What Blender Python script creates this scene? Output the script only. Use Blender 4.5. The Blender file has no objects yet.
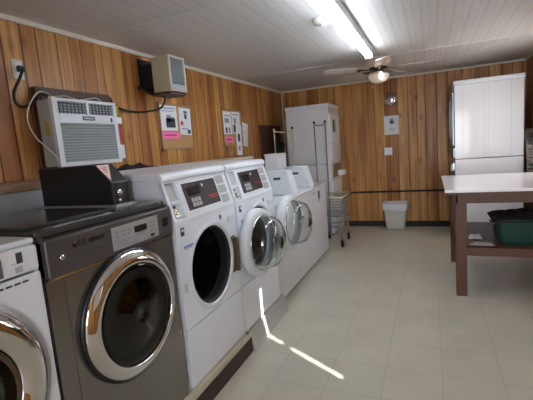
import bpy, math, random
from mathutils import Vector, Matrix
random.seed(7)
SC = bpy.context.scene
COL = SC.collection
PI = math.pi

# ------------------------------------------------------------------ materials
def s2l(c):
    return tuple(((v / 255) / 12.92 if v / 255 <= .04045 else ((v / 255 + .055) / 1.055) ** 2.4) for v in c) + (1,)

def new_mat(name):
    m = bpy.data.materials.new(name); m.use_nodes = True
    return m, m.node_tree.nodes, m.node_tree.links, m.node_tree.nodes['Principled BSDF']

def mat(name, rgb, rough=.5, metal=0., noise=.04, nscale=8., bump=0., bscale=200., coat=0., spec=.5):
    m, N, L, P = new_mat(name)
    P.inputs['Roughness'].default_value = rough
    P.inputs['Metallic'].default_value = metal
    P.inputs['Coat Weight'].default_value = coat
    P.inputs['Specular IOR Level'].default_value = spec
    c = s2l(rgb)
    geo = N.new('ShaderNodeNewGeometry')
    nz = N.new('ShaderNodeTexNoise'); nz.inputs['Scale'].default_value = nscale; nz.inputs['Detail'].default_value = 4
    L.new(geo.outputs['Position'], nz.inputs['Vector'])
    mx = N.new('ShaderNodeMix'); mx.data_type = 'RGBA'
    mx.inputs[6].default_value = tuple(v * (1 - noise * 2) for v in c[:3]) + (1,)
    mx.inputs[7].default_value = tuple(min(1, v * (1 + noise * 2)) for v in c[:3]) + (1,)
    L.new(nz.outputs['Fac'], mx.inputs[0]); L.new(mx.outputs[2], P.inputs['Base Color'])
    if bump:
        n2 = N.new('ShaderNodeTexNoise'); n2.inputs['Scale'].default_value = bscale
        L.new(geo.outputs['Position'], n2.inputs['Vector'])
        b = N.new('ShaderNodeBump'); b.inputs['Strength'].default_value = bump; b.inputs['Distance'].default_value = .002
        L.new(n2.outputs['Fac'], b.inputs['Height']); L.new(b.outputs['Normal'], P.inputs['Normal'])
    return m

def emit(name, rgb, s):
    m, N, L, P = new_mat(name)
    P.inputs['Base Color'].default_value = s2l(rgb)
    P.inputs['Emission Color'].default_value = s2l(rgb)
    P.inputs['Emission Strength'].default_value = s
    return m

def glass(name, rgb, rough=.02, ior=1.45, trans=1.):
    m, N, L, P = new_mat(name)
    P.inputs['Base Color'].default_value = s2l(rgb)
    P.inputs['Roughness'].default_value = rough
    P.inputs['IOR'].default_value = ior
    P.inputs['Transmission Weight'].default_value = trans
    return m

def paneling(name, axis, off=0.):
    """vertical board panelling: irregular grooves, board tones, grain and knots"""
    m, N, L, P = new_mat(name)
    P.inputs['Roughness'].default_value = .38
    P.inputs['Specular IOR Level'].default_value = .35
    geo = N.new('ShaderNodeNewGeometry'); sep = N.new('ShaderNodeSeparateXYZ')
    L.new(geo.outputs['Position'], sep.inputs[0])
    def math_(op, a, b=None):
        n = N.new('ShaderNodeMath'); n.operation = op
        for i, v in enumerate((a, b)):
            if v is None: continue
            if isinstance(v, (int, float)): n.inputs[i].default_value = v
            else: L.new(v, n.inputs[i])
        return n.outputs[0]
    u = math_('ADD', sep.outputs[axis], 20 + off)
    fr = math_('FRACT', math_('DIVIDE', u, 1.22))
    rnd = random.Random(11 + axis)
    edges = [0.]
    while edges[-1] < .93:
        edges.append(edges[-1] + rnd.choice([.06, .075, .085, .1, .125]))
    edges = edges[:-1] if edges[-1] > .97 else edges
    tone = N.new('ShaderNodeValToRGB'); tone.color_ramp.interpolation = 'CONSTANT'
    el = tone.color_ramp.elements
    pal = [(194, 144, 82), (180, 126, 68), (200, 152, 88), (184, 132, 72), (166, 110, 60), (192, 140, 78), (200, 154, 92), (174, 120, 64), (188, 138, 80), (160, 104, 56), (194, 146, 84), (180, 128, 70)]
    rnd.shuffle(pal)
    el[0].color = s2l(pal[0]); el[1].position = edges[1]; el[1].color = s2l(pal[1])
    for i, e in enumerate(edges[2:]):
        q = el.new(e); q.color = s2l(pal[(i + 2) % len(pal)])
    L.new(fr, tone.inputs[0])
    def grooves(es):
        gr = N.new('ShaderNodeValToRGB'); ge = gr.color_ramp.elements
        ge[0].position = 0; ge[0].color = (1, 1, 1, 1); ge[1].position = 1; ge[1].color = (1, 1, 1, 1)
        for e in es:
            for dp, v in ((-.0045, 1), (-.0018, 0), (.0018, 0), (.0045, 1)):
                q = ge.new(min(max(e + dp, .0001), .9999)); q.color = (v, v, v, 1)
        L.new(fr, gr.inputs[0]); return gr.outputs[0]
    ge_all = edges[1:] + [.9955]
    gmask = math_('MULTIPLY', grooves(ge_all[:7]), grooves(ge_all[7:]))
    # a second coarse groove set so every board reads
    comb = N.new('ShaderNodeCombineXYZ')
    L.new(math_('MULTIPLY', u, 26.), comb.inputs[0]); L.new(math_('MULTIPLY', sep.outputs[2], 1.3), comb.inputs[1])
    g1 = N.new('ShaderNodeTexNoise'); g1.inputs['Scale'].default_value = 1.; g1.inputs['Detail'].default_value = 5; g1.inputs['Distortion'].default_value = .6
    L.new(comb.outputs[0], g1.inputs['Vector'])
    comb2 = N.new('ShaderNodeCombineXYZ')
    L.new(math_('MULTIPLY', u, 9.), comb2.inputs[0]); L.new(math_('MULTIPLY', sep.outputs[2], .55), comb2.inputs[1])
    g2 = N.new('ShaderNodeTexNoise'); g2.inputs['Scale'].default_value = 1.; g2.inputs['Detail'].default_value = 2
    L.new(comb2.outputs[0], g2.inputs['Vector'])
    comb3 = N.new('ShaderNodeCombineXYZ')
    L.new(math_('MULTIPLY', u, 11.), comb3.inputs[0]); L.new(math_('MULTIPLY', sep.outputs[2], 6.), comb3.inputs[1])
    vor = N.new('ShaderNodeTexVoronoi'); vor.inputs['Scale'].default_value = .55
    L.new(comb3.outputs[0], vor.inputs['Vector'])
    kn = N.new('ShaderNodeMapRange'); kn.inputs[1].default_value = .06; kn.inputs[2].default_value = .22
    L.new(vor.outputs['Distance'], kn.inputs[0])
    def mixc(fac, a, b, blend='MIX'):
        n = N.new('ShaderNodeMix'); n.data_type = 'RGBA'; n.blend_type = blend
        if isinstance(fac, (int, float)): n.inputs[0].default_value = fac
        else: L.new(fac, n.inputs[0])
        for i, v in ((6, a), (7, b)):
            if isinstance(v, tuple): n.inputs[i].default_value = v
            else: L.new(v, n.inputs[i])
        return n.outputs[2]
    r1 = N.new('ShaderNodeMapRange'); r1.inputs[1].default_value = .4; r1.inputs[2].default_value = .7
    L.new(g1.outputs['Fac'], r1.inputs[0])
    r2 = N.new('ShaderNodeMapRange'); r2.inputs[1].default_value = .48; r2.inputs[2].default_value = .68
    L.new(g2.outputs['Fac'], r2.inputs[0])
    c = mixc(math_('MULTIPLY', r1.outputs[0], .6), tone.outputs[0], s2l((132, 80, 38)))
    c = mixc(math_('MULTIPLY', r2.outputs[0], .7), c, s2l((122, 62, 30)))
    c = mixc(math_('MULTIPLY', math_('SUBTRACT', 1., kn.outputs[0]), .6), c, s2l((98, 50, 26)))
    c = mixc(gmask, s2l((58, 32, 18)), c)
    L.new(c, P.inputs['Base Color'])
    b = N.new('ShaderNodeBump'); b.inputs['Distance'].default_value = .003; b.inputs['Strength'].default_value = .7
    L.new(gmask, b.inputs['Height']); L.new(b.outputs['Normal'], P.inputs['Normal'])
    return m

def floor_mat():
    m, N, L, P = new_mat('vinyl_tile')
    P.inputs['Roughness'].default_value = .3
    P.inputs['Specular IOR Level'].default_value = .5
    geo = N.new('ShaderNodeNewGeometry'); mp = N.new('ShaderNodeMapping')
    mp.inputs['Location'].default_value = (-.035 / .3135 + 40, -.12 / .3135 + 40, 0)
    mp.inputs['Scale'].default_value = (1 / .3135, 1 / .3135, 1)
    L.new(geo.outputs['Position'], mp.inputs[0])
    br = N.new('ShaderNodeTexBrick'); br.offset = 0; br.inputs['Scale'].default_value = 1
    br.inputs['Brick Width'].default_value = 1; br.inputs['Row Height'].default_value = 1
    br.inputs['Mortar Size'].default_value = .009; br.inputs['Mortar Smooth'].default_value = .3
    br.inputs['Color1'].default_value = s2l((192, 186, 170)); br.inputs['Color2'].default_value = s2l((188, 182, 166))
    br.inputs['Mortar'].default_value = s2l((168, 163, 150))
    L.new(mp.outputs[0], br.inputs['Vector'])
    nz = N.new('ShaderNodeTexNoise'); nz.inputs['Scale'].default_value = 3.; nz.inputs['Detail'].default_value = 8
    L.new(geo.outputs['Position'], nz.inputs['Vector'])
    r = N.new('ShaderNodeMapRange'); r.inputs[1].default_value = .35; r.inputs[2].default_value = .75; r.inputs[3].default_value = 1.; r.inputs[4].default_value = .86
    L.new(nz.outputs['Fac'], r.inputs[0])
    mx = N.new('ShaderNodeMix'); mx.data_type = 'RGBA'; mx.blend_type = 'MULTIPLY'; mx.inputs[0].default_value = 1
    L.new(br.outputs['Color'], mx.inputs[6]); L.new(r.outputs[0], mx.inputs[7]); L.new(mx.outputs[2], P.inputs['Base Color'])
    n3 = N.new('ShaderNodeTexNoise'); n3.inputs['Scale'].default_value = 14
    L.new(geo.outputs['Position'], n3.inputs['Vector'])
    b = N.new('ShaderNodeBump'); b.inputs['Strength'].default_value = .12; b.inputs['Distance'].default_value = .004
    L.new(n3.outputs['Fac'], b.inputs['Height']); L.new(b.outputs['Normal'], P.inputs['Normal'])
    return m

def ceiling_mat():
    m, N, L, P = new_mat('ceiling_plank')
    P.inputs['Roughness'].default_value = .42
    geo = N.new('ShaderNodeNewGeometry'); sep = N.new('ShaderNodeSeparateXYZ'); L.new(geo.outputs['Position'], sep.inputs[0])
    a = N.new('ShaderNodeMath'); a.operation = 'MULTIPLY_ADD'; a.inputs[1].default_value = 1 / .112; a.inputs[2].default_value = 100.45
    L.new(sep.outputs[0], a.inputs[0])
    fr = N.new('ShaderNodeMath'); fr.operation = 'FRACT'; L.new(a.outputs[0], fr.inputs[0])
    rp = N.new('ShaderNodeValToRGB'); e = rp.color_ramp.elements
    e[0].position = 0; e[0].color = s2l((176, 173, 170)); e[1].position = .1; e[1].color = s2l((202, 200, 197))
    q = e.new(.45); q.color = s2l((208, 206, 203)); q = e.new(.5); q.color = s2l((190, 187, 184)); q = e.new(.55); q.color = s2l((206, 204, 201))
    q = e.new(.97); q.color = s2l((204, 202, 199))
    L.new(fr.outputs[0], rp.inputs[0])
    nz = N.new('ShaderNodeTexNoise'); nz.inputs['Scale'].default_value = 1.6; nz.inputs['Detail'].default_value = 6
    L.new(geo.outputs['Position'], nz.inputs['Vector'])
    r = N.new('ShaderNodeMapRange'); r.inputs[3].default_value = 1.; r.inputs[4].default_value = .93
    L.new(nz.outputs['Fac'], r.inputs[0])
    mx = N.new('ShaderNodeMix'); mx.data_type = 'RGBA'; mx.blend_type = 'MULTIPLY'; mx.inputs[0].default_value = 1
    L.new(rp.outputs[0], mx.inputs[6]); L.new(r.outputs[0], mx.inputs[7]); L.new(mx.outputs[2], P.inputs['Base Color'])
    b = N.new('ShaderNodeBump'); b.inputs['Strength'].default_value = .5; b.inputs['Distance'].default_value = .004
    L.new(rp.outputs[0], b.inputs['Height']); L.new(b.outputs['Normal'], P.inputs['Normal'])
    return m

M = dict(
    wood_l=paneling('panelling_left', 1, .33), wood_b=paneling('panelling_back', 0, .1), wood_r=paneling('panelling_right', 1, .7),
    floor=floor_mat(), ceil=ceiling_mat(),
    white=mat('white_enamel', (220, 226, 234), .28, noise=.012, coat=.2),
    white2=mat('aged_white_enamel', (214, 216, 220), .3, noise=.02, coat=.2),
    whitep=mat('white_plastic', (208, 214, 220), .4, noise=.02),
    louvre=mat('louvre_grey', (142, 152, 156), .5), greyd=mat('dim_grey_plastic', (84, 92, 96), .5), greyp=mat('pale_grey_plastic', (176, 180, 180), .5, noise=.03, bump=.1),
    seam=mat('ceiling_joint', (204, 203, 200), .5), trimw=mat('white_trim', (205, 200, 188), .5),
    cream=mat('cream_paint', (196, 184, 152), .5),
    black=mat('black_metal', (22, 23, 27), .42),
    blackp=mat('black_plastic', (16, 16, 18), .35),
    rubber=mat('black_rubber', (20, 20, 20), .7),
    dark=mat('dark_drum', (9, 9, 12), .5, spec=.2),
    steel=mat('drum_steel', (60, 62, 66), .3, .8),
    graph=mat('graphite_steel', (132, 130, 125), .22, .75, noise=.03),
    graph2=mat('graphite_panel', (82, 79, 80), .4, .3, noise=.02),
    graphtop=mat('graphite_top', (74, 76, 76), .16, .4, noise=.02),
    silver=mat('silver_panel', (168, 168, 168), .35, .3),
    chrome=mat('chrome', (225, 225, 225), .05, 1., noise=0),
    galv=mat('galvanised_steel', (200, 202, 200), .25, .45, noise=.08, nscale=25),
    brass=mat('tarnished_metal', (110, 92, 74), .45, .7, noise=.15, nscale=60),
    brown=mat('brown_paint', (86, 50, 32), .5, noise=.04, bump=.1, bscale=60),
    dbrown=mat('dark_brown_trim', (50, 32, 28), .5),
    tan=mat('worn_wood_cap', (150, 122, 98), .5, noise=.12, nscale=18),
    beige=mat('beige_ledge', (188, 180, 158), .45, noise=.06),
    wallgrey=mat('pale_grey_wall', (178, 184, 190), .5, noise=.02),
    lam=mat('white_laminate', (242, 240, 244), .14, noise=.01, coat=.3),
    cork=mat('cork', (178, 142, 96), .85, noise=.14, nscale=70, bump=.3),
    paper=mat('paper', (224, 226, 232), .8, noise=.01), ink=mat('ink', (140, 148, 166), .8), inkd=mat('dark_ink', (58, 64, 74), .8),
    pink=mat('pink_paper', (242, 120, 176), .8), pinkink=mat('pink_ink', (190, 50, 110), .8), red=mat('red', (200, 40, 34), .5),
    yellow=mat('yellow_sticker', (180, 160, 60), .6), stick=mat('pale_pink_sticker', (236, 206, 206), .6),
    grille=mat('grey_grille', (128, 136, 138), .5), grilled=mat('dark_grille', (44, 50, 54), .6),
    beigem=mat('beige_metal', (176, 166, 142), .45), woodd=mat('dark_wood', (70, 42, 28), .55, noise=.1, nscale=20),
    wire=mat('white_cable', (206, 204, 196), .5), cord=mat('black_cable', (18, 16, 16), .5),
    green=mat('dark_green_plastic', (14, 60, 48), .4), cloth=mat('dark_clothing', (34, 26, 32), .9, noise=.3, nscale=14, bump=.6, bscale=40),
    ragw=mat('white_rag', (206, 200, 198), .9, bump=.4, bscale=60), ragg=mat('grey_cloth', (140, 138, 134), .9, noise=.1, nscale=20, bump=.4, bscale=60),
    bin=mat('beige_plastic', (180, 178, 170), .5), fanw=mat('fan_housing', (212, 192, 180), .45), fanb=mat('fan_blade', (200, 192, 184), .4),
    fandark=mat('fan_bracket', (52, 44, 42), .4, .5),
    blue=mat('blue_print', (70, 110, 170), .6), purple=mat('purple_print', (90, 80, 150), .6),
    lcd=mat('dark_display', (30, 26, 30), .2), panelk=mat('charcoal_panel', (46, 40, 46), .35), bluegrey=mat('blue_grey_metal', (120, 130, 142), .3, .6),
    cartm=mat('cart_wire', (150, 156, 162), .3, .8), cartr=mat('cream_rail', (198, 192, 170), .5),
    tube=emit('lit_tube', (238, 245, 252), 27.), bulb=emit('lit_bulb', (255, 244, 232), 5.),
    gl=glass('clear_glass', (240, 245, 245)), gld=glass('smoked_glass', (70, 74, 80), .03), frost=glass('frosted_bowl', (236, 232, 224), .35, 1.3, .6),
    foil=mat('foil_duct', (176, 170, 160), .25, .85, noise=.1, nscale=40),
)
def bag_mat():
    m, N, L, P = new_mat('bin_liner')
    P.inputs['Base Color'].default_value = s2l((214, 216, 226)); P.inputs['Roughness'].default_value = .35
    P.inputs['Transmission Weight'].default_value = .15
    nz = N.new('ShaderNodeTexNoise'); nz.inputs['Scale'].default_value = 45
    g = N.new('ShaderNodeNewGeometry'); L.new(g.outputs['Position'], nz.inputs['Vector'])
    b = N.new('ShaderNodeBump'); b.inputs['Strength'].default_value = .7; b.inputs['Distance'].default_value = .01
    L.new(nz.outputs['Fac'], b.inputs['Height']); L.new(b.outputs['Normal'], P.inputs['Normal'])
    return m
M['bag'] = bag_mat()
def blind_mat():
    m, N, L, P = new_mat('thin_blind')
    P.inputs['Base Color'].default_value = s2l((236, 232, 226)); P.inputs['Roughness'].default_value = .8
    t = N.new('ShaderNodeBsdfTranslucent'); t.inputs[0].default_value = s2l((244, 240, 236))
    mx = N.new('ShaderNodeMixShader'); mx.inputs[0].default_value = .7
    L.new(P.outputs[0], mx.inputs[1]); L.new(t.outputs[0], mx.inputs[2]); L.new(mx.outputs[0], N['Material Output'].inputs[0])
    return m
M['blind'] = blind_mat()

# ------------------------------------------------------------------ mesh builder (world coordinates, several materials)
class B:
    def __init__(s): s.v = []; s.f = []; s.m = []; s.sm = []
    def add(s, vs, fs, m, smooth=False):
        o = len(s.v); s.v += [tuple(x) for x in vs]
        for f in fs: s.f.append([i + o for i in f]); s.m.append(m); s.sm.append(smooth)
        return s
    def box(s, x0, x1, y0, y1, z0, z1, m):
        x0, x1 = sorted((x0, x1)); y0, y1 = sorted((y0, y1)); z0, z1 = sorted((z0, z1))
        vs = [(x, y, z) for x in (x0, x1) for y in (y0, y1) for z in (z0, z1)]
        return s.add(vs, [(0, 1, 3, 2), (4, 6, 7, 5), (0, 4, 5, 1), (2, 3, 7, 6), (0, 2, 6, 4), (1, 5, 7, 3)], m)
    def prism(s, poly, axis, a, b, m):
        """poly: 2D list; extruded along axis ('x': poly=(y,z); 'y': (x,z); 'z': (x,y))"""
        def P(p, t): return {'x': (t, p[0], p[1]), 'y': (p[0], t, p[1]), 'z': (p[0], p[1], t)}[axis]
        n = len(poly); vs = [P(p, a) for p in poly] + [P(p, b) for p in poly]
        fs = [tuple(range(n))[::-1], tuple(range(n, 2 * n))] + [(i, (i + 1) % n, n + (i + 1) % n, n + i) for i in range(n)]
        return s.add(vs, fs, m)
    def slab(s, o, u, w, n, a0, a1, b0, b1, t0, t1, m):
        """box in a tilted frame: origin o, axes u, w, normal n"""
        o, u, w, n = map(Vector, (o, u, w, n))
        vs = [o + u * a + w * b + n * t for a in (a0, a1) for b in (b0, b1) for t in (t0, t1)]
        return s.add(vs, [(0, 1, 3, 2), (4, 6, 7, 5), (0, 4, 5, 1), (2, 3, 7, 6), (0, 2, 6, 4), (1, 5, 7, 3)], m)
    def lathe(s, prof, c, axis, m, seg=48, smooth=True, close=False):
        """prof: list of (r, h); axis unit vector; c origin"""
        ax = Vector(axis).normalized(); t = Vector((0, 0, 1)) if abs(ax.z) < .9 else Vector((1, 0, 0))
        e1 = ax.cross(t).normalized(); e2 = ax.cross(e1); c = Vector(c)
        vs = []; fs = []
        for r, h in prof:
            for k in range(seg):
                a = 2 * PI * k / seg; vs.append(c + ax * h + (e1 * math.cos(a) + e2 * math.sin(a)) * max(r, 1e-5))
        n = len(prof)
        for i in range(n - 1 + (1 if close else 0)):
            j = (i + 1) % n
            for k in range(seg):
                l = (k + 1) % seg; fs.append((i * seg + k, i * seg + l, j * seg + l, j * seg + k))
        return s.add(vs, fs, m, smooth)
    def cyl(s, p0, p1, r, m, seg=16, r1=None):
        p0, p1 = Vector(p0), Vector(p1); d = p1 - p0; L = d.length; r1 = r if r1 is None else r1
        return s.lathe([(0, 0), (r, 0), (r, 0), (r1, L), (r1, L), (0, L)], p0, d, m, seg)
    def tube(s, pts, r, m, seg=8, sub=0):
        pts = [Vector(p) for p in pts]
        if sub:
            out = []
            for i in range(len(pts) - 1):
                p0 = pts[max(i - 1, 0)]; p1 = pts[i]; p2 = pts[i + 1]; p3 = pts[min(i + 2, len(pts) - 1)]
                for k in range(sub):
                    t = k / sub
                    out.append(.5 * ((2 * p1) + (p2 - p0) * t + (2 * p0 - 5 * p1 + 4 * p2 - p3) * t * t + (3 * p1 - p0 - 3 * p2 + p3) * t ** 3))
            out.append(pts[-1]); pts = out
        vs = []; fs = []; prev = None
        for i, p in enumerate(pts):
            d = (pts[min(i + 1, len(pts) - 1)] - pts[max(i - 1, 0)]).normalized()
            if prev is None: prev = d.orthogonal().normalized()
            e1 = (prev - d * prev.dot(d)).normalized(); prev = e1; e2 = d.cross(e1)
            for k in range(seg):
                a = 2 * PI * k / seg; vs.append(p + (e1 * math.cos(a) + e2 * math.sin(a)) * r)
        for i in range(len(pts) - 1):
            for k in range(seg):
                l = (k + 1) % seg; fs.append((i * seg + k, i * seg + l, (i + 1) * seg + l, (i + 1) * seg + k))
        fs.append(tuple(range(seg))[::-1]); fs.append(tuple(range((len(pts) - 1) * seg, len(pts) * seg)))
        return s.add(vs, fs, m, True)
    def holed(s, x, t, y0, y1, z0, z1, cy, cz, r, m, seg=64):
        """front sheet at x (outer face), thickness t inwards, with a round hole"""
        angs = [2 * PI * k / seg for k in range(seg)]
        for yy in (y0, y1):
            for zz in (z0, z1): angs.append(math.atan2(zz - cz, yy - cy) % (2 * PI))
        angs = sorted(set(round(a, 6) for a in angs)); n = len(angs)
        inn = []; out = []
        for a in angs:
            c_, s_ = math.cos(a), math.sin(a); inn.append((cy + r * c_, cz + r * s_))
            k = 1e9
            if abs(c_) > 1e-6: k = min(k, ((y1 if c_ > 0 else y0) - cy) / c_)
            if abs(s_) > 1e-6: k = min(k, ((z1 if s_ > 0 else z0) - cz) / s_)
            out.append((cy + k * c_, cz + k * s_))
        vs = [(x, *p) for p in inn] + [(x, *p) for p in out] + [(x - t, *p) for p in inn] + [(x - t, *p) for p in out]
        fs = []
        for i in range(n):
            j = (i + 1) % n
            fs += [(i, n + i, n + j, j), (2 * n + i, 2 * n + j, 3 * n + j, 3 * n + i), (i, j, 2 * n + j, 2 * n + i), (n + i, 3 * n + i, 3 * n + j, n + j)]
        return s.add(vs, fs, m)
    def build(s, name, parent=None, bev=0., seg=2, solid=0., origin=None):
        if origin is None: origin = parent['_o'] if parent is not None else None
        if origin is None:
            xs, ys, zs = zip(*s.v); origin = ((min(xs) + max(xs)) / 2, (min(ys) + max(ys)) / 2, min(zs))
        o3 = Vector(origin)
        me = bpy.data.meshes.new(name)
        me.from_pydata([Vector(v) - o3 for v in s.v], [], s.f)
        names = []
        for k in s.m:
            if k not in names: names.append(k)
        for k in names: me.materials.append(M[k])
        for p, k, sm in zip(me.polygons, s.m, s.sm): p.material_index = names.index(k); p.use_smooth = sm
        import bmesh
        bm = bmesh.new(); bm.from_mesh(me); bmesh.ops.recalc_face_normals(bm, faces=bm.faces)
        bm.to_mesh(me); bm.free()
        ob = bpy.data.objects.new(name, me); COL.objects.link(ob)
        if parent is not None:
            ob.parent = parent; ob['_o'] = list(o3)
        else: ob.location = o3; ob['_o'] = list(o3)
        if solid:
            md = ob.modifiers.new('solid', 'SOLIDIFY'); md.thickness = solid; md.offset = 0
        if bev:
            md = ob.modifiers.new('bevel', 'BEVEL'); md.width = bev; md.segments = seg; md.limit_method = 'ANGLE'; md.angle_limit = math.radians(40)
            md.harden_normals = False
        return ob

def thing(name, label, cat, loc, group=None):
    o = bpy.data.objects.new(name, None); COL.objects.link(o); o.location = loc; o.empty_display_size = .1
    o['_o'] = list(loc); o['label'] = label; o['category'] = cat
    if group: o['group'] = group
    return o
def tag(o, label, cat, group=None, kind=None):
    o['label'] = label; o['category'] = cat
    if group: o['group'] = group
    if kind: o['kind'] = kind
    return o
def struct(b, name, **k):
    o = b.build(name, **k); o['kind'] = 'structure'; return o
def copy_tree(o, parent=None):
    c = o.copy(); COL.objects.link(c)
    if parent is not None: c.parent = parent
    for ch in list(o.children): copy_tree(ch, c)
    return c
def text(body, name, size, mkey, parent, origin, u, w, ext=.0006):
    """flat lettering lying in the plane (u, w) at origin, as a mesh"""
    cu = bpy.data.curves.new(name, 'FONT'); cu.body = body; cu.size = size; cu.extrude = ext; cu.align_x = 'CENTER'; cu.align_y = 'CENTER'
    tmp = bpy.data.objects.new(name + '_t', cu); COL.objects.link(tmp)
    bpy.context.view_layer.update()
    me = bpy.data.meshes.new_from_object(tmp.evaluated_get(bpy.context.evaluated_depsgraph_get()))
    bpy.data.objects.remove(tmp)
    u = Vector(u).normalized(); w = Vector(w).normalized(); n = u.cross(w)
    mt = Matrix((u, w, n)).transposed().to_4x4(); mt.translation = Vector(origin) - Vector(parent['_o'])
    me.transform(mt); me.materials.clear(); me.materials.append(M[mkey])
    ob = bpy.data.objects.new(name, me); COL.objects.link(ob); ob.parent = parent; ob['_o'] = parent['_o']
    return ob

# ------------------------------------------------------------------ room
LX, RX, BY, FY, H = -2.3, 1.2, 6.354, -1.7, 2.29
struct(B().box(LX - .12, RX + .12, FY - .12, BY + .12, -.08, 0, 'floor'), 'floor')
struct(B().box(LX - .12, RX + .12, FY - .12, BY + .12, H, H + .08, 'ceil'), 'ceiling')
struct(B().box(LX - .1, LX, FY, BY, 0, H, 'wood_l'), 'wall_left')
struct(B().box(LX - .1, RX + .1, BY, BY + .1, 0, H, 'wood_b'), 'wall_back')
# right wall with openings for added unseen windows; rear wall with an added doorway
WY0, WY1, WZ0, WZ1 = .25, 1.125, 1.13, 2.02
w = B()
VY0, VY1, VZ0, VZ1 = 4.2, 5.05, 1.0, 1.95
w.box(RX, RX + .1, FY, WY0, 0, H, 'wood_r').box(RX, RX + .1, WY1, VY0, 0, H, 'wood_r').box(RX, RX + .1, VY1, BY, 0, H, 'wood_r')
w.box(RX, RX + .1, VY0, VY1, 0, VZ0, 'wood_r').box(RX, RX + .1, VY0, VY1, VZ1, H, 'wood_r')
w.box(RX, RX + .1, WY0, WY1, 0, WZ0, 'wood_r').box(RX, RX + .1, WY0, WY1, WZ1, H, 'wood_r')
struct(w, 'wall_right')
DX0, DX1, DZ = .22, 1.1, 2.03
w = B()
w.box(LX, DX0, FY - .1, FY, 0, H, 'wood_b').box(DX1, RX, FY - .1, FY, 0, H, 'wood_b').box(DX0, DX1, FY - .1, FY, DZ, H, 'wood_b')
struct(w, 'wall_front')
w = B()
w.box(RX + .03, RX + .07, WY0, WY1, WZ0, WZ0 + .03, 'trimw').box(RX + .03, RX + .07, WY0, WY1, WZ1 - .03, WZ1, 'trimw')
w.box(RX + .03, RX + .07, WY0, WY0 + .03, WZ0, WZ1, 'trimw').box(RX + .03, RX + .07, WY0, WY1, 1.455, 1.485, 'trimw')
struct(w, 'added_window_1')  # unseen side window, added to let the sun streak in
w = B()
for z_ in (VZ0, VZ1 - .03, (VZ0 + VZ1) / 2): w.box(RX + .03, RX + .07, VY0, VY1, z_, z_ + .03, 'trimw')
for y_ in (VY0, VY1 - .03): w.box(RX + .03, RX + .07, y_, y_ + .03, VZ0, VZ1, 'trimw')
struct(w, 'added_window_2')  # unseen second window, added to brighten the dryer and tabletop
tag(B().box(RX - .004, RX - .002, VY0 - .04, VY1 + .04, VZ0 - .05, VZ1 + .05, 'blind').build('added_blind'), 'thin white blind added out of view beside the table to spread daylight', 'blind')  # unseen blind, added to diffuse the light coming from behind it
w = B()
w.box(DX0, DX0 + .06, FY - .1, FY + .01, 0, DZ, 'trimw').box(DX1 - .06, DX1, FY - .1, FY + .01, 0, DZ, 'trimw').box(DX0, DX1, FY - .1, FY + .01, DZ - .06, DZ, 'trimw')
struct(w, 'added_doorway')  # unseen open doorway, added as a daylight source behind the camera
bl = B().box(RX - .006, RX, WY0 - .05, 1.09, WZ0 - .08, WZ1 + .06, 'trimw').cyl((RX - .025, WY0 - .06, WZ1 + .07), (RX - .025, 1.1, WZ1 + .07), .022, 'trimw')
tag(bl.build('added_blind'), 'cream roller blind added out of view, its gap shaping the sun streak', 'blind')  # unseen blind, added so its open edge cuts the floor's sun streak

# trims
struct(B().box(LX, LX + .018, FY, BY, H - .03, H, 'trimw'), 'trim_1')
struct(B().box(LX + .018, RX, BY - .018, BY, H - .022, H, 'trimw'), 'trim_2')
struct(B().box(RX - .018, RX, FY, BY - .018, H - .022, H, 'trimw'), 'trim_3')
struct(B().box(LX, LX + .015, BY - .015, BY, 1.2, H - .03, 'trimw'), 'trim_4')
struct(B().box(LX, RX, 4.67, 4.695, H - .006, H, 'seam'), 'trim_5')
struct(B().box(LX + .018, RX - .018, 2.27, 2.29, H - .003, H, 'seam'), 'trim_6')
struct(B().box(-1.29, RX, BY - .012, BY, 0, .085, 'rubber'), 'baseboard_back')
# low utility wall behind the washers with its wooden cap
struct(B().box(LX, -1.94, FY, 3.02, 0, 1.27, 'wallgrey').box(LX, -1.99, 3.02, 4.2, 0, 1.27, 'wallgrey'), 'wall_utility')
struct(B().box(LX, -1.925, FY, 1.62, 1.27, 1.312, 'tan'), 'trim_7', bev=.006)
struct(B().box(LX, -1.975, 1.62, 4.3, 1.27, 1.305, 'beige'), 'trim_8', bev=.006)
# raised kerb under the front-loaders
k = B().box(-1.93, -1.18, FY, 2.25, 0, .139, 'beige').box(-1.18, -1.168, FY, 2.28, 0, .108, 'dbrown')
k.box(-1.18, -1.17, FY, 2.28, .108, .139, 'beige')
struct(k, 'trim_9')
struct(B().box(-1.93, -1.21, 2.285, 2.98, 0, .139, 'galv').prism([(-1.21, .139), (-1.21, 0), (-1.15, 0), (-1.19, .135)], 'y', 2.285, 2.98, 'galv'), 'trim_10')

# dark rail along the back wall
p = thing('pipe', 'black metal pipe running low along the wood panelled back wall', 'pipe', (0, BY - .03, .55))
B().cyl((-1.3, BY - .028, .557), (1.19, BY - .028, .557), .013, 'blackp', 12).build('rail', p)
for x in (-.9, -.05, .8):
    B().box(x - .01, x + .01, BY - .045, BY, .535, .58, 'blackp').build('bracket', p)

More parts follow.
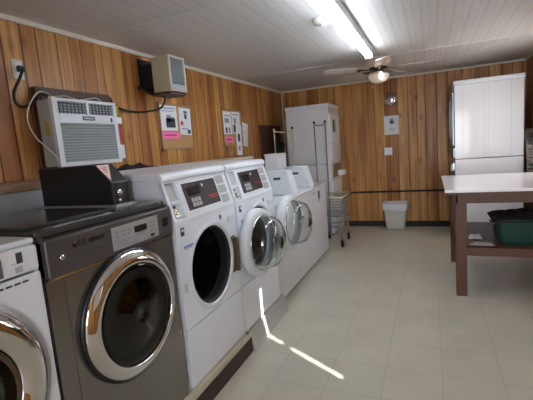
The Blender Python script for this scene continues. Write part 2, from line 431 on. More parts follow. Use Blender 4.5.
# ------------------------------------------------------------------ front-load washers with slanted consoles
FX = -1.25
def coin_washer(y0, label, group):
    y1 = y0 + .69; cy = (y0 + y1) / 2; cz = .71; R = .24
    t = thing('front_load_washer', label, 'washing machine', (-1.6, cy, .098), group)
    b = B().box(-1.97, FX - .02, y0 + .004, y1 - .004, .1, .985, 'white')
    # cut-out interior is hidden by the drum: body stops short behind the front sheet
    b = B()
    b.box(-1.97, -1.955, y0 + .004, y1 - .004, .088, 1.28, 'white')
    b.box(-1.955, FX - .012, y0 + .004, y0 + .016, .088, 1.03, 'white').box(-1.955, FX - .012, y1 - .016, y1 - .004, .088, 1.03, 'white')
    b.box(-1.955, FX - .012, y0 + .016, y1 - .016, .088, .098, 'white')
    b.prism([(-1.97, 1.03), (-1.97, 1.285), (-1.315, 1.262), (FX - .012, 1.03)], 'y', y0 + .004, y0 + .016, 'white')
    b.prism([(-1.97, 1.03), (-1.97, 1.285), (-1.315, 1.262), (FX - .012, 1.03)], 'y', y1 - .016, y1 - .004, 'white')
    b.build('cabinet', t)
    B().prism([(-1.975, 1.285), (-1.975, 1.315), (-1.32, 1.3), (-1.3, 1.285), (-1.3, 1.255), (-1.33, 1.255)], 'y', y0, y1, 'white').build('top', t, bev=.01, seg=3)
    B().holed(FX, .012, y0 + .004, y1 - .004, .43, 1.03, cy, cz, R, 'white').build('front_panel', t, bev=.004)
    lp = B().box(FX - .012, FX, y0 + .004, y1 - .004, .09, .423, 'white').build('lower_panel', t, bev=.004)
    # porthole ring, gasket and drum
    B().lathe([(R - .002, -.03), (R - .002, .004), (R + .004, .008), (R + .016, .008), (R + .026, .001), (R + .026, -.005)], (FX, cy, cz), (1, 0, 0), 'whitep').build('porthole_ring', t)
    B().lathe([(R, -.008), (R - .010, -.008), (R - .018, -.03), (R - .006, -.05), (R - .018, -.075), (R + .0, -.09)], (FX, cy, cz), (1, 0, 0), 'rubber').build('door_gasket', t)
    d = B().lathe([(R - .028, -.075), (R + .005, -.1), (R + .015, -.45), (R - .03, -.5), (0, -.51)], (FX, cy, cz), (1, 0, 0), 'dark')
    for a in range(3):
        an = a * 2 * PI / 3 + .5
        d.slab((FX - .12, cy, cz), (-1, 0, 0), (0, math.cos(an), math.sin(an)), (0, -math.sin(an), math.cos(an)), 0, .32, R - .05, R + .01, -.02, .02, 'steel')
    d.build('drum', t)
    # slanted console
    o = Vector((FX, y0, 1.03)); top = Vector((-1.315, y0, 1.255)); wv = (top - o); Lh = wv.length; wv.normalize()
    n = Vector((0, 1, 0)).cross(wv); n = n if n.x > 0 else -n
    u = (0, 1, 0)
    cp = B()
    cp.slab(o, u, wv, n, .004, .026, 0, Lh, -.022, .004, 'white').slab(o, u, wv, n, .12, .15, 0, Lh, -.022, .004, 'white')
    cp.slab(o, u, wv, n, .026, .12, 0, .018, -.012, .004, 'white').slab(o, u, wv, n, .026, .12, Lh - .012, Lh, -.012, .004, 'white')
    cp.slab(o, u, wv, n, .026, .12, .105, .122, -.018, .002, 'white')
    cp.slab(o, u, wv, n, .15, .686, 0, .026, -.012, .004, 'white').slab(o, u, wv, n, .15, .686, Lh - .016, Lh, -.012, .004, 'white')
    cp.slab(o, u, wv, n, .15, .686, .026, Lh - .016, -.012, .001, 'white')
    cp.slab(o, u, wv, n, .026, .12, .018, Lh - .012, -.022, -.018, 'whitep')
    con = cp.build('console', t, bev=.002)
    cup = B().slab(o, u, wv, n, .03, .115, .125, .215, -.018, -.015, 'greyp').lathe([(0, .0), (.016, 0), (.016, .012), (.008, .014), (0, .014)], o + Vector(u) * .066 + wv * .06 - n * .018, n, 'chrome', 20)
    cup.slab(o, u, wv, n, .045, .105, .03, .045, -.018, -.006, 'galv').slab(o, u, wv, n, .058, .074, .082, .098, -.018, -.012, 'blackp')
    cup.build('coin_slot', t)
    dp = B().slab(o, u, wv, n, .17, .525, .045, Lh - .03, .001, .005, 'panelk').build('display_panel', t)
    g = B()
    g.slab(o, u, wv, n, .2, .32, .13, .18, .005, .007, 'lcd')
    for i in range(3):
        for j in range(2):
            g.slab(o, u, wv, n, .215 + i * .034, .24 + i * .034, .06 + j * .028, .083 + j * .028, .005, .008, 'greyp')
    g.build('key_pad', dp)
    B().slab(o, u, wv, n, .36, .375, .165, .185, .005, .008, 'paper').build('indicator', dp)
    g = B().slab(o, u, wv, n, .4, .51, .098, .104, .005, .007, 'red').slab(o, u, wv, n, .42, .505, .084, .089, .005, .007, 'red')
    g.build('printing', dp)
    lb = B()
    for j in range(3):
        z0 = .03 + j * .064
        lb.slab(o, u, wv, n, .55, .645, z0, z0 + .055, .001, .004, 'greyp')
        for i in range(5): lb.slab(o, u, wv, n, .558, .625 + .01 * (i % 2), z0 + .008 + i * .009, z0 + .011 + i * .009, .004, .005, 'ink')
    lb.build('instruction_label', t)
    # front marks
    B().box(FX, FX + .003, y0 + .045, y0 + .075, .955, 1.0, 'inkd').box(FX + .003, FX + .004, y0 + .052, y0 + .068, .978, .992, 'paper').build('badge', t)
    fm = B().box(FX, FX + .002, y0 + .06, y0 + .16, .885, .893, 'blue').box(FX, FX + .002, y0 + .06, y0 + .14, .876, .88, 'blue')
    fm.build('logo_strip', t)
    B().box(FX, FX + .002, y0 + .45, y0 + .53, .955, 1.0, 'paper').box(FX + .002, FX + .003, y0 + .462, y0 + .49, .965, .992, 'blue').build('sticker', t)
    B().box(FX, FX + .012, y0 + .56, y0 + .66, .93, .965, 'whitep').build('soap_handle', t, bev=.004)
    B().box(FX, FX + .004, cy - R - .075, cy - R - .055, cz - .07, cz - .02, 'greyp').build('latch_plate', t)
    # open door hinged on the far side
    hy = cy + R + .03; ang = math.radians(2)
    nx = Vector((math.cos(ang), -math.sin(ang), 0)); uy = Vector((math.sin(ang), math.cos(ang), 0))
    c = Vector((FX + .035, hy, cz)) + uy * .272
    dr = B().lathe([(.196, .0), (.196, .05), (.206, .06), (.23, .058), (.246, .048), (.252, .02), (.25, -.005), (.21, -.012), (.196, 0)], c, nx, 'whitep', 64)
    door = dr.build('open_door', t)
    B().lathe([(.198, .03), (.194, .06), (.184, .12), (.166, .165), (.125, .19), (.05, .2), (0, .202)], c, nx, 'gl', 48).build('glass_bowl', door, solid=.006)
    B().lathe([(.197, .052), (.203, .062), (.197, .068), (.191, .062)], c, nx, 'chrome', 48, close=True).build('glass_rim', door)
    B().box(FX, FX + .035, hy - .012, hy + .018, cz - .13, cz + .1, 'brass').box(FX - .001, FX + .004, hy - .03, hy + .03, cz - .14, cz + .11, 'brass').build('hinge', t, bev=.003)
    B().lathe([(0, 0), (.012, 0), (.012, .02), (0, .02)], c + uy * .24 + nx * .055, nx, 'chrome', 16).build('catch', door)
    return t
c1 = coin_washer(1.665, 'white coin washer with bare black round opening, right beside the dark steel washer', 'white coin front-loaders')
c1.scale = (.96,) * 3; c1.location = (-1.536, 1.930, .1525)
c2 = copy_tree(c1); c2.location.y += .677
c2['label'] = 'second white coin washer, its round opening behind a neighbour\'s open glass door'

# ------------------------------------------------------------------ dark steel washer
y0, y1 = .912, 1.63
t = thing('steel_washer', 'dark grey steel front-load washer with large chrome-ringed glass door', 'washing machine', (-1.6, 1.278, .098))
cy, cz, R = 1.292, .71, .245
LGH = 1.165
b = B().box(-1.98, -1.965, y0, y1, .088, LGH - .02, 'graph').box(-1.965, FX - .012, y0, y0 + .012, .088, LGH - .02, 'graph').box(-1.965, FX - .012, y1 - .012, y1, .088, LGH - .02, 'graph')
b.box(-1.965, FX - .012, y0 + .012, y1 - .012, .088, .098, 'graph')
b.build('cabinet', t)
B().holed(FX, .012, y0 + .065, y1, .09, .985, cy, cz, R + .01, 'graph').build('front_panel', t, bev=.006)
B().prism([(FX - .02, y0 + .012), (FX - .02, y0 + .063), (FX - .002, y0 + .063), (FX - .014, y0)], 'z', .09, .985, 'graph').build('corner_post', t)
B().box(FX - .03, FX - .012, y0 + .012, y1 - .012, .97, 1.0, 'blackp').box(FX - .02, FX + .004, y0, y1, .985, .992, 'chrome').build('panel_gap', t)
B().box(-1.965, FX + .012, y0, y1, .992, LGH - .03, 'graph2').build('control_band', t, bev=.01, seg=3)
B().box(-1.98, FX - .03, y0 - .002, y1 + .002, LGH - .03, LGH, 'graphtop').build('top', t, bev=.01, seg=3)
# raised dark sheet lying on the top
B().box(-1.78, -1.36, y0 + .01, 1.36, LGH, LGH + .012, 'graphtop').build('lid_plate', t, bev=.004)
cb = B().box(FX + .012, FX + .016, 1.215, 1.515, 1.012, 1.112, 'silver')
sp = cb.build('settings_panel', t, bev=.002)
g = B().box(FX + .016, FX + .018, 1.35, 1.43, 1.062, 1.09, 'blackp').box(FX + .016, FX + .018, 1.455, 1.48, 1.02, 1.033, 'blackp')
for i in range(4): g.box(FX + .016, FX + .017, 1.235, 1.38 - .01 * (i % 2), 1.02 + i * .009, 1.024 + i * .009, 'ink')
for i in range(3):
    for j in range(2): g.box(FX + .016, FX + .017, 1.235 + i * .035, 1.255 + i * .035, 1.064 + j * .018, 1.074 + j * .018, 'ink')
    g.box(FX + .016, FX + .017, 1.45, 1.49, 1.045 + i * .019, 1.053 + i * .019, 'ink')
g.build('printing', sp)
B().box(FX + .012, FX + .014, 1.10, 1.175, 1.083, 1.1, 'blackp').build('display_slot', t)
B().box(FX + .012, FX + .0135, 1.03, 1.185, 1.05, 1.053, 'inkd').build('drawer_line', t)
B().box(FX + .012, FX + .014, 1.55, 1.60, 1.045, 1.085, 'blackp').build('reader_slot', t)
g = B().lathe([(0, 0), (.012, 0), (.012, .003), (0, .003)], (FX + .012, 1.03, 1.092), (1, 0, 0), 'blackp', 24).build('emblem', t)
text('LG', 'lettering', .034, 'blackp', t, (FX + .0135, 1.068, 1.092), (0, 1, 0), (0, 0, 1))
B().lathe([(0, 0), (.011, 0), (.011, .004), (.005, .006), (0, .006)], (FX + .012, .972, 1.06), (1, 0, 0), 'chrome', 20).build('key_lock', t)
B().lathe([(R + .045, -.002), (R + .05, .012), (R + .035, .02), (R + .02, .02)], (FX, cy, cz), (1, 0, 0), 'blackp', 72).build('door_shadow_ring', t).name = 'outer_ring'  # black ring coloured in as the shadow gap around the door
dr = B().lathe([(R + .036, .012), (R + .036, .022), (R + .032, .027), (R + .005, .042), (R - .016, .048), (R - .021, .044), (R - .024, .0)], (FX, cy, cz), (1, 0, 0), 'chrome', 72).build('door', t)
B().lathe([(R - .022, .04), (R - .05, .03), (R - .12, .035), (.06, .05), (0, .055)], (FX, cy, cz), (1, 0, 0), 'gld', 64).build('door_glass', dr, solid=.006)
d = B().lathe([(R + .01, -.012), (R - .04, -.03), (R - .03, -.06), (R + .0, -.1)], (FX, cy, cz), (1, 0, 0), 'rubber', 48).lathe([(R, -.1), (R + .015, -.45), (R - .04, -.5), (0, -.51)], (FX, cy, cz), (1, 0, 0), 'steel', 48)
d.build('drum', t)

t.scale = (.96,) * 3; t.location = (-1.536, 1.227, .1525)

# coin box standing on it, deep and narrow, bevelled nose
t = thing('coin_box', 'black steel coin box with a lock and triangular sticker on the dark washer', 'coin box', (-1.7, 1.52, LGH))
Y0, Y1 = 1.445, 1.56; z = LGH + .012
B().prism([(-1.95, z), (-1.95, 1.375), (-1.55, 1.375), (-1.462, 1.285), (-1.462, z)], 'y', Y0, Y1, 'black').build('body', t, bev=.004)
B().box(-1.97, -1.43, Y0 - .015, Y1 + .01, LGH, z, 'silver').build('mounting_plate', t, bev=.002)
d_ = Vector((-1.55 + 1.462, 0, .09)).normalized(); nn = Vector((d_.z, 0, -d_.x))
o_ = Vector((-1.462, Y0, 1.285)) + nn * .001
st = B(); pts = [o_ + d_ * .012 + Vector((0, .012, 0)), o_ + d_ * .122 + Vector((0, .002, 0)), o_ + d_ * .122 + Vector((0, .085, 0))]
st.add([p for p in pts] + [p + nn * .001 for p in pts], [(0, 2, 1), (3, 4, 5), (0, 1, 4, 3), (1, 2, 5, 4), (2, 0, 3, 5)], 'stick')
s_ = st.build('warning_sticker', t)
g = B()
for i in range(3):
    q0 = o_ + d_ * (.07 + .014 * i) + nn * .0012
    g.slab(q0, (0, 1, 0), tuple(d_), tuple(nn), .02, .035 + .008 * i, 0, .005, 0, .0006, 'red')
g.build('printing', s_)
B().lathe([(0, 0), (.016, 0), (.016, .008), (.01, .014), (0, .014)], (-1.462, 1.487, 1.235), (1, 0, 0), 'chrome', 24).build('lock', t)
B().lathe([(0, 0), (.008, 0), (.008, .006), (0, .006)], (-1.462, 1.487, 1.195), (1, 0, 0), 'chrome', 16).build('screw', t)
B().box(-1.462, -1.459, Y0 + .03, Y1 - .006, 1.175, 1.28, 'blackp').build('lock_door', t)

t.scale = (.96,) * 3; t.location = (-1.60, 1.459, 1.1755)

# ------------------------------------------------------------------ white dryer at the left edge
y0, y1 = .2, .893
t = thing('front_load_dryer', 'white front-load machine with dark glass door at the left edge, beside the dark washer', 'dryer', (-1.6, .54, .098))
cy, cz, R = .55, .71, .265
b = B().box(-1.98, -1.965, y0, y1, .088, 1.12, 'white').box(-1.965, FX - .012, y0, y0 + .012, .088, 1.12, 'white').box(-1.965, FX - .012, y1 - .012, y1, .088, 1.12, 'white').box(-1.965, FX - .012, y0 + .012, y1 - .012, .088, .098, 'white')
b.build('cabinet', t)
B().holed(FX, .012, y0, y1, .09, 1.03, cy, cz, R + .01, 'white').build('front_panel', t, bev=.008)
B().box(-1.965, FX + .003, y0, y1, 1.036, 1.125, 'white').build('control_panel', t, bev=.012, seg=3)
B().box(-1.985, FX - .01, y0 - .003, y1 + .003, 1.125, 1.148, 'white').build('top', t, bev=.01, seg=3)
B().box(-1.9, -1.45, y0 + .02, .70, 1.148, 1.156, 'whitep').build('lid_plate', t, bev=.003)
g = B().box(FX + .003, FX + .0045, .79, .835, 1.073, 1.115, 'paper').box(FX + .0045, FX + .0055, .812, .833, 1.077, 1.113, 'inkd').box(FX + .0045, FX + .0055, .793, .808, 1.078, 1.08, 'ink')
g.box(FX + .003, FX + .0045, .805, .83, 1.048, 1.066, 'greyp')
g.build('sticker', t)
B().box(FX + .003, FX + .005, .60, .765, 1.045, 1.105, 'bluegrey').box(FX + .003, FX + .006, .62, .74, 1.06, 1.09, 'tan').build('display', t)
g = B()
for i in range(9): g.box(FX, FX + .002, .60 + i * .028, .62 + i * .028, 1.008, 1.014, 'inkd')
g.build('vent_slots', t)
B().lathe([(R + .055, -.002), (R + .05, .012), (R + .035, .016)], (FX, cy, cz), (1, 0, 0), 'silver', 72).build('outer_ring', t)
dr = B().lathe([(R + .035, .014), (R + .02, .035), (R - .01, .045), (R - .055, .04), (R - .07, .02)], (FX, cy, cz), (1, 0, 0), 'chrome', 72).build('door', t)
dr.data.materials[0] = M['chrome']
B().lathe([(R - .068, .03), (R - .075, .036), (R - .085, .036), (R - .09, .026)], (FX, cy, cz), (1, 0, 0), 'brass', 72).build('inner_ring', dr)
B().lathe([(R - .08, .03), (.08, .05), (0, .055)], (FX, cy, cz), (1, 0, 0), 'gld', 48).build('door_glass', dr, solid=.006)
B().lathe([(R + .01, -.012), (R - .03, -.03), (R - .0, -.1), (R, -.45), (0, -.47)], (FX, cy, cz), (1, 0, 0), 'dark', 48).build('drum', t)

t.scale = (.96,) * 3; t.location = (-1.536, .518, .160)

# ------------------------------------------------------------------ low white machines standing on the floor
def low_washer(y0, y1, label, console, sticker):
    t = thing('low_washer', label, 'washing machine', (-1.6, (y0 + y1) / 2, 0), 'low white washers on the floor')
    B().box(-1.97, FX, y0 + .002, y1 - .002, .03, .87, 'white2').build('cabinet', t, bev=.008)
    B().box(-1.95, FX - .03, y0 + .02, y1 - .02, 0, .03, 'blackp').build('plinth', t)
    B().box(-1.975, FX + .006, y0, y1, .87, .9, 'white2').build('top', t, bev=.012, seg=3)
    B().box(-1.965, -1.63, y0 + .02, y1 - .02, .9, .907, 'white2').build('lid', t, bev=.003)
    B().lathe([(0, 0), (.008, 0), (.008, .006), (0, .006)], (FX, y0 + .05, .83), (1, 0, 0), 'inkd', 12).build('screw', t)
    if console:
        c = B().prism([(-1.6, .9), (-1.56, 1.15), (-1.33, 1.15), (-1.265, .93), (-1.26, .9)], 'y', y0 + .0, y0 + .15, 'whitep').build('console', t, bev=.01, seg=3)
        B().box(-1.475, -1.40, y0 - .006, y0, 1.06, 1.085, 'inkd').build('end_badge', c, bev=.002)
    if sticker:
        b = B().box(FX, FX + .002, y0 + .2, y0 + .32, .69, .84, 'paper').box(FX + .002, FX + .003, y0 + .215, y0 + .305, .735, .832, 'purple').box(FX + .002, FX + .003, y0 + .23, y0 + .27, .70, .77, 'red')
        b.box(FX, FX + .002, y0 + .2, y0 + .29, .60, .66, 'paper')
        b.build('sticker', t)
    return t
low_washer(3.085, 3.66, 'white low machine under the open glass door of its taller neighbour', False, False)
low_washer(3.665, 4.25, 'white low machine in the middle of three, sloped console with dark end badge', True, False)
low_washer(4.255, 4.87, 'white low machine at the far end with purple sticker on its front', True, True)
t = thing('white_cabinet', 'plain white upright metal box behind the low washers\' consoles', 'box', (-1.7, 4.5, .9))
B().box(-1.83, -1.66, 4.31, 4.6, .907, 1.30, 'white2').build('case', t, bev=.008)
B().box(-1.835, -1.655, 4.305, 4.605, 1.30, 1.312, 'white2').build('cap', t, bev=.004)

# ------------------------------------------------------------------ air conditioner on the left wall
t = thing('air_conditioner', 'boxy white window air conditioner with grey louvres on left wall', 'air conditioner', (-2.2, 2.0, 1.35))
X0, X1, Y0, Y1, Z0, Z1 = -2.298, -2.1, 1.74, 2.265, 1.375, 1.80
B().box(X0 + .05, X1 - .02, Y0 + .01, Y1 - .01, Z0 + .005, Z1 - .005, 'greyp').build('cabinet', t, bev=.006)
f = B()
f.box(X1 - .03, X1, Y0, Y0 + .04, Z0, Z1, 'whitep').box(X1 - .03, X1, Y1 - .03, Y1, Z0, Z1, 'whitep').box(X1 - .03, X1, Y0 + .04, Y1 - .03, Z1 - .02, Z1, 'whitep')
f.box(X1 - .03, X1, Y0 + .04, Y1 - .03, Z0, Z0 + .025, 'whitep').box(X1 - .03, X1, Y0 + .04, Y1 - .03, 1.645, 1.705, 'whitep')
f.box(X1 - .03, X1 - .022, Y0 + .04, Y1 - .03, Z0 + .02, Z1 - .02, 'grilled')
f.build('front_frame', t, bev=.003)
g = B()
zz = Z0 + .034
while zz < 1.64:
    g.box(X1 - .022, X1 - .004, Y0 + .042, Y1 - .032, zz, zz + .009, 'louvre'); zz += .0185
g.build('intake_louvres', t)
g = B()
for i in range(4): g.box(X1 - .02, X1 - .006, Y0 + .05, 2.0, 1.716 + i * .017, 1.722 + i * .017, 'greyd').box(X1 - .02, X1 - .006, 2.02, Y1 - .04, 1.716 + i * .017, 1.722 + i * .017, 'greyd')
for i in range(15): g.box(X1 - .021, X1 - .014, Y0 + .06 + i * .029, Y0 + .064 + i * .029, 1.71, 1.78, 'greyd')
g.box(X1 - .02, X1 - .002, 2.0, 2.02, 1.705, 1.78, 'whitep')
g.build('air_outlet', t)
B().box(X1, X1 + .002, 1.955, 2.055, 1.667, 1.693, 'inkd').box(X1 + .002, X1 + .003, 1.965, 2.045, 1.675, 1.685, 'greyp').build('badge', t)
B().box(X1, X1 + .002, 2.2, 2.215, 1.66, 1.69, 'inkd').build('button', t)
B().box(-2.20, -2.165, Y0 + .008, Y0 + .01, 1.57, 1.66, 'yellow').build('warning_sticker', t)
for tz0, tz1, ty, tm in ((1.40, 1.50, .05, 'whitep'), (1.53, 1.64, .03, 'red'), (1.655, 1.70, .055, 'paper'), (1.72, 1.78, .035, 'yellow')): B().box(-2.113, -2.11, Y1 - .012, Y1 + ty, tz0, tz1, tm).build('hanging_tag', t)
fr = B().box(-2.3, -2.252, 1.762, 1.80, 1.315, 1.885, 'woodd').box(-2.3, -2.252, 1.80, 2.38, 1.80, 1.885, 'woodd').box(-2.3, -2.252, 1.80, 2.27, 1.315, 1.37, 'woodd')
tag(fr.build('wall_frame', bev=.003), 'dark brown wooden frame holding the boxy white air conditioner', 'frame')
cb = B().tube([(-2.2, 1.84, 1.812), (-2.14, 1.74, 1.83), (-2.07, 1.627, 1.808), (-2.07, 1.56, 1.72), (-2.07, 1.545, 1.64), (-2.07, 1.58, 1.553), (-2.07, 1.655, 1.48), (-2.07, 1.70, 1.43), (-2.07, 1.718, 1.37), (-2.07, 1.72, 1.325)], .0035, 'wire', sub=6)
cb.tube([(-2.2, 1.80, 1.815), (-2.16, 1.9, 1.825), (-2.18, 2.02, 1.812), (-2.15, 2.14, 1.83), (-2.2, 2.24, 1.808)], .0035, 'wire', sub=6)
tag(cb.build('cable'), 'thin white cable looping over the air conditioner and down its front', 'cable')
# outlet + plug cord
t = thing('wall_outlet', 'white wall outlet with black plug, above and left of the air conditioner', 'outlet', (LX, 1.7, 1.92))
B().box(LX, LX + .006, 1.665, 1.735, 1.925, 2.04, 'trimw').build('cover_plate', t, bev=.002)
B().box(LX + .006, LX + .009, 1.682, 1.718, 1.94, 1.972, 'paper').box(LX + .006, LX + .009, 1.682, 1.718, 1.99, 2.025, 'paper').build('socket', t)
c = thing('power_cord', 'black power cord hanging from the outlet to the air conditioner', 'cord', (LX + .02, 1.7, 1.85))
B().box(LX + .009, LX + .04, 1.686, 1.722, 1.965, 2.0, 'blackp').build('plug', c, bev=.004)
B().tube([(LX + .04, 1.705, 1.98), (LX + .05, 1.67, 1.92), (LX + .05, 1.62, 1.835), (LX + .05, 1.621, 1.772), (LX + .05, 1.669, 1.752), (LX + .05, 1.745, 1.79), (LX + .06, 1.785, 1.835), (LX + .09, 1.83, 1.815)], .009, 'cord', sub=6).build('lead', c)

# ------------------------------------------------------------------ heater on bracket
t = thing('wall_heater', 'small beige box heater with grey front grille, high on left wall', 'heater', (-2.1, 2.87, 1.9))
X0, X1, Y0, Y1, Z0, Z1 = -2.13, -1.95, 2.765, 2.985, 1.92, 2.205
B().box(X0, X1 - .01, Y0, Y1, Z0, Z1, 'beigem').build('case', t, bev=.006)
f = B().box(X1 - .012, X1, Y0 - .003, Y0 + .014, Z0, Z1 + .003, 'trimw').box(X1 - .012, X1, Y1 - .014, Y1 + .003, Z0, Z1 + .003, 'trimw').box(X1 - .012, X1, Y0, Y1, Z1 - .012, Z1 + .003, 'trimw').box(X1 - .012, X1, Y0, Y1, Z0, Z0 + .06, 'silver').box(X1 - .012, X1 - .009, Y0, Y1, Z0, Z1, 'grilled')
f.build('front_frame', t)
g = B()
for i in range(14): g.box(X1 - .009, X1 - .002, Y0 + .014, Y1 - .014, Z0 + .068 + i * .0148, Z0 + .075 + i * .0148, 'grille')
for i in range(8): g.box(X1 - .009, X1 - .004, Y0 + .025 + i * .0235, Y0 + .03 + i * .0235, Z0 + .06, Z1 - .012, 'grille')
g.build('grille', t)
B().box(LX + .012, X0, 2.84, 2.95, 1.98, 2.18, 'black').build('wall_mount', t)
B().prism([(LX + .001, 1.97), (LX + .001, 2.0), (X0 - .02, 1.91), (X1 - .02, 1.91), (X1 - .02, 1.898), (X0 - .02, 1.898)], 'y', 2.76, 2.99, 'woodd').build('support_tray', t)
B().box(X0 - .06, X0 + .03, 2.86, 2.87, Z1, Z1 + .012, 'blackp').build('top_strap', t)
B().box(LX + .0, LX + .012, 2.80, 2.98, 1.96, 2.23, 'black').build('back_plate', t)
cb = B().tube([(-2.1, 2.86, 1.9), (-2.16, 2.93, 1.86), (-2.25, 2.98, 1.82), (-2.28, 2.871, 1.794), (-2.28, 2.725, 1.778), (-2.28, 2.559, 1.784), (-2.28, 2.444, 1.818), (-2.27, 2.40, 1.87)], .0085, 'cord', sub=8)
tag(cb.build('extension_cord'), 'black cord sagging along the wall between heater and air conditioner', 'cord')

# ------------------------------------------------------------------ notice boards, papers
t = thing('notice_board', 'larger cork notice board with papers and a pink slip, below the heater', 'notice board', (LX, 3.27, 1.45))
B().box(LX, LX + .012, 3.01, 3.525, 1.455, 1.87, 'cork').build('cork_panel', t)
f = B().box(LX, LX + .018, 3.0, 3.535, 1.865, 1.88, 'tan').box(LX, LX + .018, 3.0, 3.535, 1.445, 1.458, 'tan').box(LX, LX + .018, 3.0, 3.012, 1.445, 1.88, 'tan').box(LX, LX + .018, 3.523, 3.535, 1.445, 1.88, 'tan')
f.build('frame', t)
t = thing('notice_board', 'smaller cork notice board with two white sheets and pink slip, near corner', 'notice board', (LX, 4.45, 1.45))
B().box(LX, LX + .012, 4.2, 4.70, 1.46, 1.88, 'cork').build('cork_panel', t)
f = B().box(LX, LX + .018, 4.19, 4.71, 1.875, 1.89, 'tan').box(LX, LX + .018, 4.19, 4.71, 1.445, 1.46, 'tan').box(LX, LX + .018, 4.19, 4.2, 1.445, 1.89, 'tan').box(LX, LX + .018, 4.70, 4.71, 1.445, 1.89, 'tan')
f.build('frame', t)
def sheet(y0, y1, z0, z1, x, label, marks, m='paper', name='paper_notice', cat='notice', tilt=0., group=None):
    o = Vector((x, (y0 + y1) / 2, (z0 + z1) / 2)); a = math.radians(tilt)
    u = Vector((0, math.cos(a), math.sin(a))); w = Vector((0, -math.sin(a), math.cos(a))); n = Vector((1, 0, 0))
    hy, hz = (y1 - y0) / 2, (z1 - z0) / 2
    b = B().slab(o, u, w, n, -hy, hy, -hz, hz, 0, .0012, m)
    for (a0, a1, b0, b1, mk) in marks: b.slab(o, u, w, n, -hy + a0 * 2 * hy, -hy + a1 * 2 * hy, -hz + b0 * 2 * hz, -hz + b1 * 2 * hz, .0012, .002, mk)
    return tag(b.build(name), label, cat, group)
lines = [(.12, .85, .1 + .07 * i, .125 + .07 * i, 'ink') for i in range(3)]
sheet(3.02, 3.275, 1.625, 1.862, LX + .013, 'white notice with a dark machine drawing on the larger cork board', [(.1, .9, .86, .9, 'ink'), (.1, .8, .76, .79, 'ink'), (.3, .85, .12, .5, 'inkd'), (.35, .6, .35, .62, 'ink'), (.62, .8, .4, .55, 'ink')])
sheet(3.31, 3.51, 1.585, 1.85, LX + .013, 'tall white notice at the right of the larger cork board', [(.4, .7, .8, .9, 'blue'), (.45, .65, .6, .78, 'inkd'), (.1, .3, .35, .5, 'pinkink'), (.15, .7, .2, .24, 'ink'), (.65, .92, .05, .2, 'inkd')], tilt=-2)
sheet(3.02, 3.29, 1.55, 1.615, LX + .014, 'bright pink slip below the machine drawing on the larger cork board', [(.12, .8, .4, .6, 'pinkink')], 'pink', 'pink_slip')
sheet(4.215, 4.42, 1.59, 1.865, LX + .013, 'left white sheet on the smaller cork board', [(.15, .85, .8, .84, 'ink'), (.15, .7, .5, .7, 'ink'), (.2, .4, .05, .3, 'inkd'), (.55, .8, .05, .3, 'ink')])
sheet(4.44, 4.66, 1.60, 1.87, LX + .013, 'right white sheet on the smaller cork board', [(.15, .85, .85, .9, 'ink'), (.1, .8, .05, .4, 'inkd'), (.2, .5, .45, .7, 'ink')])
sheet(4.225, 4.43, 1.49, 1.56, LX + .013, 'bright pink slip on the smaller cork board near the corner', [(.12, .85, .35, .65, 'pinkink')], 'pink', 'pink_slip')
sheet(4.51, 4.66, 1.32, 1.71, LX + .018, 'long white paper hanging low off the smaller cork board', [(.3, .7, .45, .7, 'inkd'), (.3, .65, .15, .3, 'ink')], tilt=-3)
sheet(4.72, 4.90, 1.43, 1.74, LX + .0002, 'tilted white paper pinned right of the smaller cork board', [(.2, .6, .6, .63, 'ink')], tilt=-9)

# ------------------------------------------------------------------ small dark cloth on the ledge
b = B(); pts = []; N_ = 9
vs = []; fs = []
for i in range(N_):
    for j in range(6):
        y = 2.24 + i * .05; x = -2.24 + j * .035
        edge = min(i, N_ - 1 - i, 2) * min(j, 5 - j, 2) / 4
        vs.append((x, y + .006 * math.sin(j * 3), 1.307 + edge * (.03 + .018 * math.sin(i * 2.1 + j * 1.3))))
for i in range(N_ - 1):
    for j in range(5): fs.append((i * 6 + j, i * 6 + j + 1, (i + 1) * 6 + j + 1, (i + 1) * 6 + j))
b.add(vs, fs, 'cloth', True)
o = b.build('black_cap', solid=.006); tag(o, 'crumpled black cloth lying on the ledge behind the first white washer', 'cloth'); o.name = 'black_cloth'

# ------------------------------------------------------------------ stacked dryer, back left corner
t = thing('stacked_dryer', 'tall white stacked dryer in the back left corner', 'dryer', (-1.7, 6.0, 0))
X0, X1, Y0, Y1 = -2.0, -1.35, 5.65, 6.32
B().box(X0, X1, Y0, Y1, .03, 1.07, 'white2').build('lower_cabinet', t, bev=.008)
B().box(X0, X1, Y0, Y1, 1.078, 1.90, 'white2').build('upper_cabinet', t, bev=.008)
B().box(X0 - .01, X1 + .01, Y0 - .006, Y1, 1.90, 1.955, 'white').build('top', t, bev=.012, seg=3)
B().box(X0 + .02, X1 - .02, Y0 + .02, Y1 - .02, 0, .03, 'blackp').build('plinth', t)
B().box(X0 - .06, X0, Y0 + .1, Y1 - .05, .03, 1.8, 'beigem').build('rear_duct_cover', t, bev=.01)
for z0, z1 in ((.15, .62), (1.12, 1.36)):
    B().box(X1, X1 + .014, Y0 + .03, Y1 - .03, z0, z1, 'white').build('door', t, bev=.006)
B().box(X1, X1 + .014, Y0 + .03, Y1 - .03, 1.38, 1.80, 'white').build('door', t, bev=.006)
B().box(X1 + .014, X1 + .018, 5.80, 6.02, 1.53, 1.73, 'silver').box(X1 + .018, X1 + .02, 5.83, 5.93, 1.55, 1.71, 'inkd').build('control_panel', t)
B().box(X1, X1 + .014, Y0 + .03, Y1 - .03, .64, .83, 'white').build('service_panel', t, bev=.004)
cbx = B().box(X1, X1 + .02, 5.72, 6.2, .87, 1.06, 'tan').box(X1 + .02, X1 + .11, 6.0, 6.16, .88, .95, 'paper').box(X1 + .02, X1 + .1, 6.0, 6.15, .95, .955, 'paper')
cbx.build('coin_shelf', t, bev=.003)
